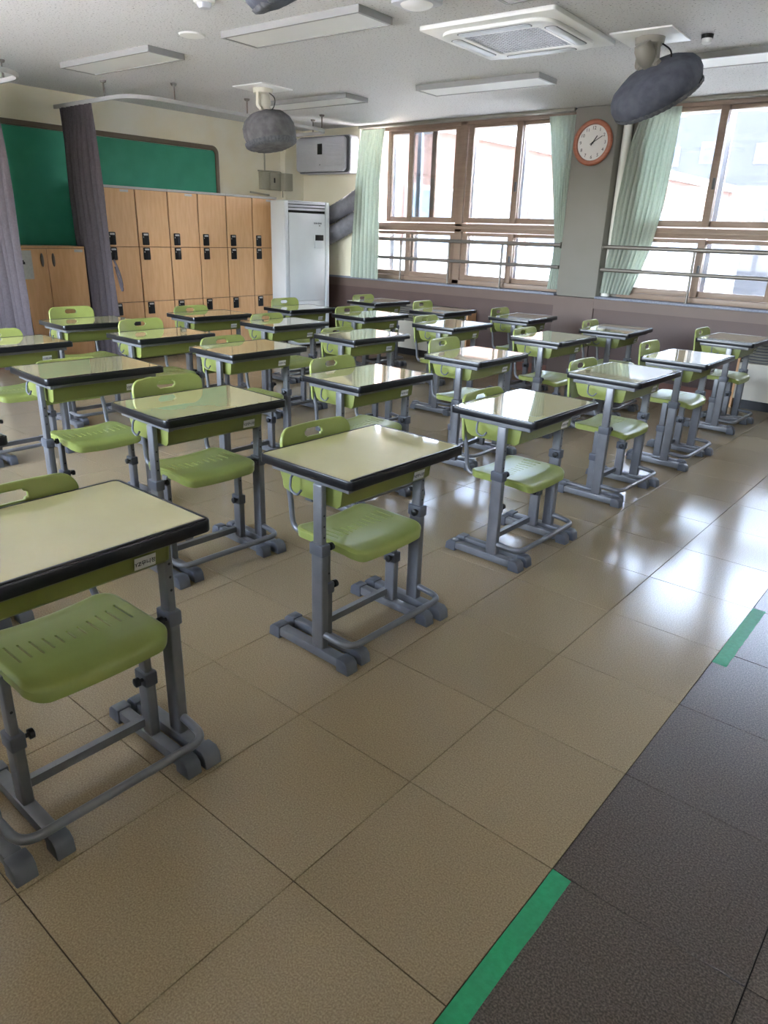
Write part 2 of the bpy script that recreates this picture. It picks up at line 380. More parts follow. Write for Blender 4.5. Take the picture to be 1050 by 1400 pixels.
# ------------------------------------------------------------------ school desk and chair prototypes
def bar(mb, x0, x1, y, w, z0, z1, bev=.006): mb.box(x0, x1, y-w/2, y+w/2, z0, z1, bev=bev)
def foot(parent, y, w, x0, x1):
    m = MB(); bar(m, x0+.02, x1-.02, y, w, .010, .046); f = m.build('foot_bar', M['steel'], parent)
    for s, xe in ((1, x1), (-1, x0)):
        c = MB(); o = [(0, 0), (.006, .036), (.022, .051), (.06, .051), (.06, 0)]
        pts = [(xe-s*a, b) for a, b in o]
        c.prism(pts, -w/2-.005, w/2+.005, bev=.004, mx=Matrix(((1, 0, 0, 0), (0, 0, 1, y), (0, 1, 0, 0), (0, 0, 0, 1))))
        c.build('foot_cap', M['cap'], f)
def leg(parent, x, y, zc, ztop, lw, lt, side):
    m = MB(); m.box(x-lw/2, x+lw/2, y-lt/2, y+lt/2, .044, zc, bev=.006, seg=3); l = m.build('leg', M['steel'], parent)
    p = MB(); p.box(x-lw/2+.006, x+lw/2-.006, y-lt/2+.004, y+lt/2-.004, zc-.10, ztop, bev=.005, seg=3)
    p.mi = 1
    z = zc+.035
    rx = Matrix.Rotation(PI/2, 4, 'Y')
    while z < ztop-.07:
        p.lathe([(0, .004), (.0008, .004)], n=10, mx=Matrix.Translation((x+lw/2-.0062, y, z)) @ rx); z += .04
    p.build('post', [M['steel'], M['black']], l)
    c = MB(); c.box(x-lw/2-.005, x+lw/2+.005, y-lt/2-.005, y+lt/2+.005, zc-.045, zc, bev=.006); c.build('collar', M['collar'], l)
    k = MB(); my = Matrix.Translation((x+lw/2-.012, y+side*(lt/2+.004), zc-.02)) @ Matrix.Rotation(-side*PI/2, 4, 'X')
    k.lathe([(0, .006), (.012, .006), (.013, .014), (.024, .014), (.026, .011)], n=14, mx=my); k.build('knob', M['black'], l)
    return l
def make_desk():
    r = empty('school_desk')
    HT = .735
    o_ = rrect(.45, .61, .022); i_ = rrect(.432, .592, .014)
    MB().prism(i_, HT-.026, HT-.001).build('tabletop', M['top'], r, smooth=30)
    e = MB(); e.prism(o_, HT-.031, HT+.0005, hole=i_, bev=.003); e.box(.207, .2165, -.292, .292, HT-.004, HT+.004, bev=.002)
    e.build('edge_band', M['edge'], r, smooth=30)
    f = MB()
    for y in (-.262, .262): f.box(-.19, .185, y-.012, y+.012, HT-.056, HT-.031, bev=.003)
    f.box(.163, .187, -.262, .262, HT-.052, HT-.031, bev=.003); f.box(-.19, -.166, -.262, .262, HT-.05, HT-.031, bev=.003)
    f.build('under_frame', M['steel'], r)
    # green book tray, open to the pupil's side
    t = MB(); zb, ztp = HT-.138, HT-.036
    prof = [(-.19, ztp-.03), (-.165, zb+.012), (-.14, zb), (.10, zb), (.116, zb+.014), (.128, ztp), (.122, ztp), (.110, zb+.018), (.097, zb+.006), (-.137, zb+.006), (-.16, zb+.016), (-.184, ztp-.03)]
    def strip(a, c): return [Vector((a, -.236, c)), Vector((a, .236, c))]
    b2 = bmesh.new(); L_ = [b2.verts.new((a, -.236, c)) for a, c in prof]; R_ = [b2.verts.new((a, .236, c)) for a, c in prof]; n = len(prof)
    for j in range(n): b2.faces.new((L_[j], L_[(j+1) % n], R_[(j+1) % n], R_[j]))
    b2.faces.new(L_); b2.faces.new(R_[::-1]); bmesh.ops.recalc_face_normals(b2, faces=b2.faces[:]); t._add(b2)
    sidep = [(-.19, ztp), (-.19, ztp-.03), (-.165, zb+.012), (-.14, zb), (.10, zb), (.116, zb+.014), (.128, ztp)]
    for y in (-.236, .232):
        t.prism(sidep, y-.004, y+.008, bev=.002, mx=Matrix(((1, 0, 0, 0), (0, 0, 1, 0), (0, 1, 0, 0), (0, 0, 0, 1))))
    t.build('book_tray', M['tray'], r, smooth=50)
    for s in (-1, 1):
        l = leg(r, .045, s*.268, .455, HT-.055, .056, .032, -s)
        foot(r, s*.268, .044, -.212, .212)
        # bag hook on the side of the tray
        hk = MB().tube(fillet([(-.09, s*.25, HT-.05), (-.09, s*.275, HT-.06), (-.085, s*.285, HT-.105), (-.05, s*.285, HT-.118), (-.03, s*.283, HT-.095)], .015), .0045, n=8)
        hk.build('bag_hook', M['collar'], r)
    fr = MB().tube(fillet([(.07, -.268, .10), (.19, -.262, .092), (.19, .262, .092), (.07, .268, .10)], .055, 8), .0125, n=12)
    fr.build('footrest', M['steel'], r)
    lb = MB(); tl = Matrix.Translation((.1245, .165, HT-.104)) @ Matrix.Rotation(math.radians(9), 4, 'Y')
    lb.box(-.0006, .0008, -.03, .03, -.017, .017, mx=tl)
    lo = lb.build('name_sticker', M['paper'], r, smooth=0); lo['label'] = 'white name sticker with short black writing'
    tx = MB(); text_mesh('YZ무니정', .015, tl @ Matrix.Translation((.0012, 0, -.002)) @ Matrix.Rotation(PI/2, 4, 'Z') @ Matrix.Rotation(PI/2, 4, 'X'), tx)
    tx.build('lettering', M['ink'], lo, smooth=0)
    return r
def make_chair():
    r = empty('school_chair')
    for s in (-1, 1):
        leg(r, 0.0, s*.188, .262, .405, .05, .03, -s)
        foot(r, s*.188, .038, -.212, .212)
    MB().sweep([(-.02, -.18, .078), (-.02, .18, .078)], [(a*1.0, b) for a, b in rect(.022, .026)]).build('stretcher', M['steel'], r, smooth=0)
    # seat shell with fanned slots
    nx, ny = 44, 64
    def S_(u, v):        # u back..front, v side
        a, b = 2*u-1, 2*v-1
        hx, hy, cr = .168, .193, .052
        ax, ay = abs(a)*hx, abs(b)*hy
        dx_, dy_ = ax-(hx-cr), ay-(hy-cr)
        if dx_ > 0 and dy_ > 0:
            l = math.hypot(dx_, dy_); q = max(dx_, dy_)/l
            ax, ay = hx-cr+dx_*q, hy-cr+dy_*q
        X = -.005+math.copysign(ax, a); Y = math.copysign(ay, b)
        a, b = (X+.005)/hx, Y/hy
        z = .430-.013*max(0, 1-b*b)*(1-.3*a)
        if a > .55: z -= .016*((a-.55)/.45)**2
        if a < -.75: z += .008*((-.75-a)/.25)**2
        # distance to the rounded rim softens the edge
        ex, ey = max(0, abs(X+.005)-(hx-cr)), max(0, abs(Y)-(hy-cr))
        rim_ = cr-(math.hypot(ex, ey))
        if rim_ < .014: z -= .008*(1-rim_/.014)**2
        return (X, Y, z)
    b = bmesh.new(); g = [[b.verts.new(S_(i/nx, j/ny)) for j in range(ny+1)] for i in range(nx+1)]
    slotcols = [7+j*5+jj for j in range(11) for jj in (0,)]
    for i in range(nx):
        for j in range(ny):
            c = (j-ny/2)/(ny/2); mid = 16-3.0*c*c*0+5*abs(c)**1.5*0
            ln = 3+5.5*abs(c)**1.3; ctr = 19
            if j in slotcols and abs(i-ctr) <= ln: continue
            b.faces.new((g[i][j], g[i+1][j], g[i+1][j+1], g[i][j+1]))
    for v in [v for v in b.verts if not v.link_faces]: b.verts.remove(v)
    bmesh.ops.recalc_face_normals(b, faces=b.faces[:])
    if sum(f.normal.z for f in b.faces) < 0: bmesh.ops.reverse_faces(b, faces=b.faces[:])
    # rolled rim: extrude the outer boundary downwards
    bd = [e for e in b.edges if e.is_boundary]
    def outer(e):
        return all((abs(v.co.y) > .165 or abs(v.co.x+.005) > .12) for v in e.verts)
    rim = [e for e in bd if outer(e)]
    ex = bmesh.ops.extrude_edge_only(b, edges=rim); nv = [v for v in ex['geom'] if isinstance(v, bmesh.types.BMVert)]
    for v in nv:
        v.co.z -= .026; v.co.x = -.005+(v.co.x+.005)*.99; v.co.y *= .99
    shell(b, .006)
    bmesh.ops.recalc_face_normals(b, faces=b.faces[:])
    m = MB(); m._add(b); m.build('seat', M['green'], r, smooth=50)
    # seat support rails under the shell
    u_ = MB()
    for s in (-1, 1): u_.box(-.14, .13, s*.17-.012, s*.17+.012, .392, .406, bev=.003)
    u_.build('seat_rail', M['steel'], r)
    # backrest: curved panel with rounded corners and a hand hole
    nu, nv_ = 40, 30
    Wd, z0, z1, cr = .355, .548, .778, .05
    def B_(y, z):
        d = (y/(Wd/2))
        return (-.218-.022*(1-d*d)-.16*(z-.55)*.55, y, z)
    b = bmesh.new()
    def inset(y, z):
        # clamp a point of the square grid into the rounded outline
        ay, zz = abs(y), z
        top = z1-.012*(1-(y/(Wd/2))**2)*0
        for zc, sg in ((z1-cr, 1), (z0+.03, -1)):
            rr = cr if sg > 0 else .03
            if sg*(zz-zc) > 0 and ay > Wd/2-rr:
                dy, dz = ay-(Wd/2-rr), (zz-zc)*sg
                mx_ = max(dy, dz)
                if mx_ > 0:
                    l = math.hypot(dy, dz); s_ = mx_/l
                    ay, zz = Wd/2-rr+dy*s_, zc+sg*dz*s_
        return (ay if y >= 0 else -ay), zz
    gg = []
    for i in range(nv_+1):
        row = []
        for j in range(nu+1):
            y, z = -Wd/2+Wd*j/nu, z0+(z1-z0)*i/nv_
            y, z = inset(y, z); row.append(b.verts.new(B_(y, z)))
        gg.append(row)
    for i in range(nv_):
        for j in range(nu):
            yc, zc = -Wd/2+Wd*(j+.5)/nu, z0+(z1-z0)*(i+.5)/nv_
            if abs(yc) < .047 and abs(zc-.738) < .0135 and not (abs(yc) > .038 and abs(zc-.738) > .0085): continue
            b.faces.new((gg[i][j], gg[i][j+1], gg[i+1][j+1], gg[i+1][j]))
    for v in [v for v in b.verts if not v.link_faces]: b.verts.remove(v)
    shell(b, .014)
    bmesh.ops.recalc_face_normals(b, faces=b.faces[:])
    be = [e for e in b.edges if e.is_manifold and e.calc_face_angle(0) > 1.2]
    bmesh.ops.bevel(b, geom=be, offset=.004, segments=2, affect='EDGES', profile=.5)
    m = MB(); m._add(b); m.build('backrest', M['green'], r, smooth=60)
    for s in (-1, 1):
        MB().tube(fillet([(-.238, s*.158, .60), (-.215, s*.16, .53), (-.20, s*.162, .405), (-.12, s*.165, .400), (.02, s*.168, .399)], .07, 8), .0105, n=10).build('back_tube', M['steel'], r)
    return r

DESKS = [  # row, place from the window wall, x, y, yaw, top height
    ('A', 1, 6, -.222, -.600, -.004, .765), ('C', 1, 5, -.234, .552, -.020, .725), ('BB', 1, 4, -.218, 1.690, -.02, .720), ('Y', 1, 3, -.226, 2.862, -.03, .733),
    ('Z', 1, 2, -.192, 3.868, -.007, .725), ('AA', 1, 1, -.250, 5.18, -.015, .735),
    ('CC', 2, 6, -1.400, -.590, 0, .745), ('B', 2, 5, -1.190, .540, -.045, .745), ('Q', 2, 4, -1.200, 1.670, -.03, .722), ('U', 2, 3, -1.235, 2.810, -.004, .718),
    ('W', 2, 2, -1.266, 3.951, -.02, .737), ('X', 2, 1, -1.16, 4.90, .05, .738),
    ('E', 3, 5, -2.100, .520, -.06, .775), ('J', 3, 4, -2.230, 1.680, -.02, .752), ('P', 3, 3, -2.265, 2.805, -.05, .738), ('T', 3, 2, -2.248, 3.965, .006, .740), ('V', 3, 1, -2.191, 5.08, .035, .736),
    ('G', 4, 5, -3.400, .700, 0, .735), ('I', 4, 4, -3.110, 1.620, -.03, .748), ('L', 4, 3, -3.160, 2.835, -.02, .742), ('O', 4, 2, -3.180, 3.940, -.05, .737), ('S', 4, 1, -3.080, 4.97, .04, .727),
    ('H', 5, 4, -3.930, 1.540, -.06, .763), ('K', 5, 3, -4.010, 2.710, -.06, .741), ('M', 5, 2, -4.12, 3.92, -.06, .722), ('N', 5, 1, -4.074, 5.10, -.02, .736)]
ROW = {1: 'front row by the platform', 2: 'second row', 3: 'third row', 4: 'fourth row', 5: 'back row by the lockers'}
ORD = {1: 'nearest the window wall', 2: 'second from the window wall', 3: 'third from the window wall', 4: 'fourth from the window wall', 5: 'fifth from the window wall', 6: 'sixth from the window wall'}
CH = {'C': (-0.010, 0, 0.000), 'B': (-0.012, 0, 0.038), 'A': (-.004, .018, .032), 'E': (0.0, 0, 0.004), 'H': (-0.073, 0, 0.062), 'I': (-0.022, 0, 0.046), 'K': (-0.056, 0, 0.007), 'M': (-0.002, 0, 0.018), 'J': (-0.029, 0, 0.011), 'Q': (-0.043, 0, 0.005), 'O': (-0.056, 0, 0.006), 'P': (-0.028, 0, -0.018), 'S': (-0.017, 0, 0.022), 'T': (-0.049, 0, 0.004), 'U': (-0.032, 0, 0.015), 'V': (-0.019, 0, 0.019), 'W': (-0.020, 0, -0.000), 'BB': (-0.002, 0, -0.030), 'Y': (-0.030, 0, -0.008), 'Z': (-0.037, 0, 0.018), 'AA': (-0.027, 0, 0.009), }
deskP, chairP = make_desk(), make_chair()
UPPER = ('tabletop', 'edge_band', 'under_frame', 'book_tray', 'bag_hook', 'name_sticker')
for k, (c, row, pl, x, y, a, h) in enumerate(DESKS):
    d = deskP if k == 0 else copy_tree(deskP)
    d.location = (x, y, 0); d.rotation_euler = (0, 0, a)
    dh = h-.735
    for ch in d.children:
        nm = ch.name.split('.')[0]
        if nm in UPPER: ch.location.z = dh
        if nm == 'leg':
            for q in ch.children:
                if q.name.startswith('post'): q.location.z = dh
    tag(d, 'pale-topped green desk, %s, %s' % (ROW[row], ORD[pl]), 'desk', 'school desks in rows')
    s = chairP if k == 0 else copy_tree(chairP)
    dx, dy, dz = CH.get(c, (random.uniform(-.02, .005), random.uniform(-.012, .012), .01))
    for ch in s.children:
        nm = ch.name.split('.')[0]
        if nm in ('seat', 'seat_rail', 'backrest', 'back_tube'): ch.location.z = dz
        if nm == 'leg':
            for q in ch.children:
                if q.name.startswith('post'): q.location.z = dz
    ca, sa = math.cos(a), math.sin(a)
    s.location = (x+ca*dx-sa*dy, y+sa*dx+ca*dy, 0); s.rotation_euler = (0, 0, a)
    tag(s, 'green plastic chair, %s, %s' % (ROW[row], ORD[pl]), 'chair', 'green school chairs under the desks')

# ------------------------------------------------------------------ floor tape
def tape(x, y0, y1, label):
    m = MB(); n = 24; b = bmesh.new(); rows = []
    for i in range(n+1):
        t = y0+(y1-y0)*i/n
        rows.append([b.verts.new((x+random.uniform(-.001, .001), t, .0008)), b.verts.new((x+.051+random.uniform(-.0015, .0015), t+random.uniform(-.004, .004)*(i in (0, n)), .0008))])
    for r0, r1 in zip(rows, rows[1:]): b.faces.new((r0[0], r0[1], r1[1], r1[0]))
    bmesh.ops.recalc_face_normals(b, faces=b.faces[:])
    shell(b, .0006); m._add(b)
    tag(m.build('floor_tape', M['tape'], smooth=0), label, 'tape', 'green tape strips along the platform edge')
tape(.902, -1.9, 0.0, 'green tape strip along the dark tile edge, closest one at the bottom')
tape(.900, 1.25, 1.81, 'short green tape strip with nicked edge, farther along the dark tile edge')

# ------------------------------------------------------------------ back wall: lockers, cabinet, green board
LX = -6.12
def locker_unit(name, y0, ncol, label, labels_on):
    r = empty(name, (LX-.2, y0, 0)); w = .4065
    def L(*a): return a
    b = MB(); xb, xf = -.155, .18
    b.box(xb, xf, 0, w*ncol, .07, 1.815); b.mi = 1; b.box(xb+.02, xf-.01, .01, w*ncol-.01, 0, .07); b.mi = 2
    b.box(xb, xf+.022, 0, w*ncol, 1.815, 1.84, bev=.003)
    b.build('carcass', [M['locker2'], M['black'], M['topgrey']], r, smooth=0)
    zs = [(.075, .643, .575), (.649, 1.227, 1.16), (1.233, 1.812, 1.315)]
    for c in range(ncol):
        for k, (z0, z1, zl) in enumerate(zs):
            d = MB().box(xf, xf+.019, c*w+.008, (c+1)*w-.008, z0, z1, bev=.002, seg=1).build('door', M['locker'], r, smooth=0)
            ya = c*w+.045
            la = MB().box(xf+.018, xf+.030, ya, ya+.084, zl-.065, zl+.065, bev=.007).build('latch', M['black'], d)
            # silver plate of the latch, joined to the latch as a second material
            me = la.data; m2 = MB(); m2.bm.from_mesh(me); m2.mi = 1
            m2.box(xf+.029, xf+.0315, ya+.016, ya+.07, zl+.036, zl+.054, bev=.002)
            m2.box(xf+.029, xf+.031, ya+.008, ya+.016, zl+.012, zl+.026)
            m2.mi = 2; m2.box(xf+.029, xf+.0312, ya+.040, ya+.076, zl-.055, zl+.028, bev=.004)
            m2.bm.to_mesh(me); m2.bm.free(); me.materials.append(M['topgrey']); me.materials.append(M['ink'])
            if k == 2 and c in labels_on:
                MB().box(xf+.019, xf+.0205, c*w+.23, c*w+.33, z1-.03, z1-.006).build('label_strip', M['paper'], d, smooth=0)
    tag(r, label, 'locker', 'wooden locker units along the back wall')
locker_unit('locker_unit', 2.975, 2, 'wooden locker unit half covered by the mauve curtain', (0,))
locker_unit('locker_unit', 3.79, 2, 'middle wooden locker unit with black latches below the green board', (0,))
locker_unit('locker_unit', 4.605, 2, 'wooden locker unit beside the white floor-standing air conditioner', (1,))
r = empty('low_cupboard', (LX-.2, 1.92, 0))
b = MB(); b.box(-.155, .18, 0, .815, .06, 1.21); b.mi = 1; b.box(-.145, .17, .01, .80, 0, .06); b.mi = 2; b.box(-.155, .2, 0, .815, 1.212, 1.232, bev=.002)
b.build('carcass', [M['locker2'], M['black'], M['locker']], r, smooth=0)
for k in range(2):
    y0 = .004+k*.407
    d = MB().box(.18, .199, y0, y0+.401, .065, 1.208, bev=.002, seg=1).build('door', M['locker'], r, smooth=0)
    yh = y0+(.401-.055 if k == 0 else .055)
    MB().lathe([(-.065, .002), (-.055, .009), (-.03, .014), (0, .015), (.03, .014), (.055, .009), (.065, .002)], n=16, mx=Matrix.Translation((.208, yh, 1.10))).build('handle', M['chrome'], d)
    if k == 1: MB().box(.199, .2005, y0+.29, y0+.38, 1.175, 1.2).build('label_strip', M['paper'], d, smooth=0)
tag(r, 'low two-door beech cupboard with silver handles between the mauve curtains', 'cupboard')
nb = MB(); nb.box(LX+.0005, LX+.0015, 2.00, 2.17, .92, 1.19); nb.mi = 1
nb.box(LX+.0015, LX+.002, 2.065, 2.098, 1.06, 1.085); nb.box(LX+.0015, LX+.002, 2.075, 2.088, 1.085, 1.10); nb.mi = 2
nb.box(LX+.0015, LX+.0018, 2.05, 2.12, 1.125, 1.13)
tag(nb.build('paper_notice', [M['paper'], M['ink'], M['topgrey']], smooth=0), 'white paper notice with a small dark picture taped on the low cupboard', 'notice')

gb = empty('green_board', (X0, 2.75, 0))
MB().box(.004, .022, -1.95, 2.02, 1.0, 2.33).build('writing_surface', M['board'], gb, smooth=0)
def yz(mx0): return Matrix(((0, 0, 1, mx0), (1, 0, 0, 0), (0, 1, 0, 0), (0, 0, 0, 1)))
MB().prism(rrect(4.06, 1.45, .09, 6, .035, 1.66), 0, .035, hole=rrect(3.96, 1.35, .05, 6, .035, 1.66), bev=.004, mx=yz(.002)).build('board_frame', M['boardframe'], gb)
tag(gb, 'long green chalkboard with brown rounded frame behind the lockers', 'board')

# electrical boxes and conduit in the back corner
eb = empty('junction_box', (X0, 0, 0))
for k, (y0, y1, d) in enumerate(((5.47, 5.60, .07), (5.61, 5.78, .085), (5.79, 5.93, .16))):
    bx = MB().box(.003, d, y0, y1, 1.945, 2.155, bev=.004).build('box', M['pipe'], eb)
    if k == 1: MB().box(d-.001, d+.012, y0+.05, y0+.068, 2.03, 2.09, bev=.003).build('switch', M['black'], bx)
MB().tube([(.012, 5.57, 2.15), (.012, 5.57, H-.002)], .009).build('conduit', M['pipe'], eb)
MB().tube(fillet([(.015, 5.45, 2.165), (.1, 5.62, 2.165), (.1, 5.795, 2.165), (.1, 5.80, 1.86)], .05), .008).build('cable', M['pipe'], eb)
MB().tube([(.03, 5.30, 1.90), (.03, 5.62, 1.88)], .012).build('pipe_stub', M['pipe'], eb)
tag(eb, 'grey junction boxes with conduit above the last locker', 'junction box')

# floor-standing air conditioner
ac = empty('standing_air_conditioner', (-5.66, 5.50, 0), math.radians(-10)); ac.scale = (1, .93, 1)
MB().box(-.32, 0, -.355, .355, .03, 1.80, bev=.012).build('cabinet', M['acwhite'], ac)
MB().box(-.30, -.02, -.33, .33, 0, .03).build('plinth', M['black'], ac, smooth=0)
for s in (-1, 1): MB().box(-.02, .03, s*.335-.03, s*.335+.03, .03, 1.795, bev=.01).build('side_trim', M['acwhite'], ac)
MB().box(0, .022, -.300, .300, .86-.26, 1.655, bev=.006).build('front_panel', M['acwhite'], ac)
MB().box(0, .022, -.300, .300, .035, .595, bev=.006).build('lower_panel', M['acwhite'], ac)
MB().box(0, .008, -.3, .3, 1.66, 1.79).build('outlet_recess', M['black'], ac, smooth=0)
for k in range(3):
    MB().box(.004, .024, -.3, .3, 1.688+k*.036, 1.714+k*.036, bev=.004).build('louver', M['offgrey'], ac)
cp = MB().box(.022, .034, .115, .265, 1.245, 1.415, bev=.004).build('control_panel', M['acwhite'], ac)
MB().box(.033, .037, .122, .258, 1.34, 1.408, bev=.002).build('display', M['black'], cp)
lg = MB()
xx = .11
for w_, h_ in ((.012, .02), (.006, .02), (.016, .018), (.01, .012), (.014, .02), (.006, .02), (.014, .018), (.012, .02)):
    lg.box(.0221, .0228, xx, xx+w_, 1.545-h_/2, 1.545+h_/2); xx += w_+.005
lg.box(.0221, .0228, .19, .215, 1.512, 1.522)
lg.build('wordmark', M['collar'], ac, smooth=0)
tag(ac, 'tall white floor-standing air conditioner in the back corner beside the lockers', 'air conditioner')
def duct(p0, p1, p2, label):
    n = 40; pts = []
    p0, p1, p2 = Vector(p0), Vector(p1), Vector(p2)
    for i in range(n+1):
        t = i/n; pts.append(p0*(1-t)**2+p1*2*t*(1-t)+p2*t*t)
    m = MB(); b = bmesh.new(); rings = []
    for i, p in enumerate(pts):
        t = (pts[min(i+1, n)]-pts[max(i-1, 0)]).normalized(); s_ = t.cross(Vector((0, 0, 1))).normalized(); u = s_.cross(t)
        rr = .100+(.006 if i % 2 else -.002)
        rings.append([b.verts.new(p+(s_*math.cos(2*PI*k/20)+u*math.sin(2*PI*k/20))*(rr+.004*noise.noise(Vector((k*.7, i*.5, 1))))) for k in range(20)])
    for a, c in zip(rings, rings[1:]):
        for k in range(20): b.faces.new((a[k], a[(k+1) % 20], c[(k+1) % 20], c[k]))
    b.faces.new(rings[0][::-1]); b.faces.new(rings[-1]); bmesh.ops.recalc_face_normals(b, faces=b.faces[:]); m._add(b)
    tag(m.build('flexible_duct', M['duct']), label, 'duct', 'dark exhaust ducts of the air conditioner')
duct((-6.02, 6.06, 1.58), (-5.6, 6.075, 1.70), (-5.15, 6.12, 1.97), 'upper dark grey flexible duct running from the air conditioner to the curtain')
duct((-6.02, 6.06, 1.33), (-5.6, 6.075, 1.45), (-5.15, 6.12, 1.72), 'lower dark grey flexible duct below the other one')

# wall air purifier
ap = empty('wall_air_purifier', (-5.87, 6.19, 2.375), math.radians(2))
def xz(y): return Matrix(((1, 0, 0, 0), (0, 0, -1, y), (0, 1, 0, 0), (0, 0, 0, 1)))
MB().prism(rrect(.92, .44, .05, 6), 0, .17, bev=.012, mx=xz(0)).build('body', M['offgrey'], ap)
MB().prism(rrect(.88, .42, .045, 6), .17, .182, mx=xz(0)).build('shadow_gap', M['collar'], ap)
fp = MB().prism(rrect(.86, .40, .05, 6, -.02), .182, .225, bev=.014, mx=xz(0)).build('front_cover', M['offgrey'], ap)
gr = MB()
for s in (-1, 1):
    for k in range(11):
        zc = -.14+k*.026
        gr.box(-.02+s*.23-.16, -.02+s*.23+.16, -.2275, -.224, zc, zc+.011, bev=.001, seg=1)
gr.build('grille', M['offgrey'], fp, smooth=0)['kind'] = 'stuff'
MB().box(-.062, .022, -.229, -.224, .0, .125, bev=.002).build('display', M['black'], fp)
MB().lathe([(0, .007), (.003, .007)], n=12, mx=xz(-.225) @ Matrix.Translation((-.02, -.12, 0))).build('button', M['collar'], fp)
tag(ap, 'grey wall-mounted air purifier with black display beside the pale green curtain', 'air purifier')

# ------------------------------------------------------------------ curtain tracks and curtains
def track(name, pts, r, hangers, label):
    t = empty(name, (0, 0, 0))
    MB().sweep(fillet(pts, r, 10), rect(.022, .034)).build('rail', M['trackgrey'], t, smooth=30)
    for x, y in hangers:
        MB().tube([(x, y, 2.565), (x, y, 2.684)], .008, n=8).lathe([(2.68, .022), (2.695, .030), (2.6995, .030)], n=14, mx=Matrix.Translation((x, y, 0))).build('hanger', M['chrome'], t)
    tag(t, label, 'curtain track', 'white ceiling curtain tracks')
track('curtain_track', [(X0+.005, 2.80, 2.548), (-5.08, 2.80, 2.548), (-5.20, 5.52, 2.548), (X0+.1, 5.52, 2.548)], .34,
      [(-5.55, 2.80), (-5.09, 3.25), (-5.12, 4.15), (-5.18, 5.30), (-5.55, 5.52)], 'white ceiling curtain track curving over the lockers')
track('curtain_track', [(X0+.005, 1.86, 2.548), (-5.02, 1.86, 2.548), (-5.02, -1.0, 2.548)], .34, [(-5.5, 1.86), (-5.04, 1.50), (-5.02, .6)], 'white curved curtain track at the left picture edge')
def curtain(name, edges, ydepth, axis, nfold, amp, mats, label, group, seed=0, nv=46, pinch=.25):
    """edges: (t, z, left, right, off) from top to bottom; axis 'x': runs along x at y=ydepth"""
    b = bmesh.new(); nu = nfold*10; rows = []
    for i in range(nv+1):
        t = i/nv
        for e0, e1 in zip(edges, edges[1:]):
            if e0[0] <= t <= e1[0]+1e-9:
                k = (t-e0[0])/(e1[0]-e0[0]); z, l, r_, off = [e0[q]*(1-k)+e1[q]*k for q in (1, 2, 3, 4)]; break
        row = []
        for j in range(nu+1):
            u = j/nu; ph = 2*PI*nfold*u+1.2*noise.noise(Vector((u*3, t*1.5, seed)))
            a = amp*(pinch+(1-pinch)*min(1, t*3))*(.75+.5*noise.noise(Vector((u*5, t*.7, seed+9))))
            s = math.sin(ph); s = math.copysign(abs(s)**.75, s)
            p = l+(r_-l)*u+.3*a*math.cos(ph); d = ydepth+off+a*s+min(.02, amp*.35)*noise.noise(Vector((u*2, t*2, seed+4)))
            row.append(b.verts.new((p, d, z) if axis == 'x' else (d, p, z)))
        rows.append(row)
    for r0, r1 in zip(rows, rows[1:]):
        for j in range(nu): b.faces.new((r0[j], r0[j+1], r1[j+1], r1[j]))
    bmesh.ops.recalc_face_normals(b, faces=b.faces[:])
    shell(b, .003)
    m = MB(); m._add(b); return tag(m.build(name, mats, smooth=80), label, 'curtain', group)
curtain('blackout_curtain', [(0, 2.53, -6.42, -5.80, 0), (.35, 1.7, -6.40, -5.74, 0), (1, .06, -6.36, -5.68, 0)], 2.80, 'x', 7, .065, M['mauve'],
        'mauve curtain bunched between the low cupboard and the lockers', 'mauve curtains on the ceiling tracks', 1)
curtain('blackout_curtain', [(0, 2.53, -6.35, -5.62, 0), (1, .06, -6.35, -5.50, 0)], 1.815, 'x', 7, .065, M['mauve'],
        'mauve curtain at the left edge beside the low cupboard', 'mauve curtains on the ceiling tracks', 2)
# loose tie of the mauve curtain
tag(MB().sweep(fillet([(-5.73, 2.83, 1.12), (-5.69, 2.86, .98), (-5.675, 2.87, .85), (-5.69, 2.87, .80), (-5.71, 2.86, .90), (-5.73, 2.84, 1.05)], .05, 5), rect(.012, .018)).build('curtain_tie', M['mauve']),
    'loose mauve cloth tie hanging at the side of the bunched curtain', 'curtain tie')
def sheer(edges, y, nf, amp, label, seed):
    curtain('sheer_curtain', edges, y, 'x', nf, amp, M['sheer'], label, 'pale green window curtains', seed)
sheer([(0, 2.645, -5.34, -4.955, .20), (.15, 2.38, -5.30, -4.89, .08), (.35, 2.03, -5.26, -4.85, 0), (1, .905, -5.33, -4.845, 0)], 5.965, 7, .032, 'pale green curtain hanging straight beside the air purifier', 3)
sheer([(0, 2.645, -2.78, -2.475, 0), (.3, 2.09, -2.68, -2.48, 0), (.56, 1.65, -2.605, -2.47, 0), (.7, 1.41, -2.565, -2.465, .0), (.8, 1.25, -2.57, -2.46, 0), (1, .93, -2.60, -2.46, 0)], 6.264, 6, .015,
      'narrow pale green curtain gathered against the left side of the pillar', 5)
sheer([(0, 2.645, -1.77, -1.40, 0), (.2, 2.3, -1.865, -1.41, 0), (.5, 1.79, -1.915, -1.435, 0), (.72, 1.40, -1.925, -1.495, 0), (.85, 1.18, -1.955, -1.555, 0), (1, .93, -1.972, -1.645, 0)], 6.264, 9, .017,
      'pale green curtain swept aside below the dark fan by the pillar', 6)
tag(MB().tube([(-1.93, 6.332, .897), (-1.93, 6.332, H-.002)], .046, n=20).lathe([(.896, .0475), (.925, .0475), (.935, .046)], n=20, mx=Matrix.Translation((-1.93, 6.332, 0))).build('vertical_cylinder', M['cylwhite']), 'white vertical cylinder in the corner right of the clock pillar', 'pipe')  # white cylinder added for the bright band beside the pillar
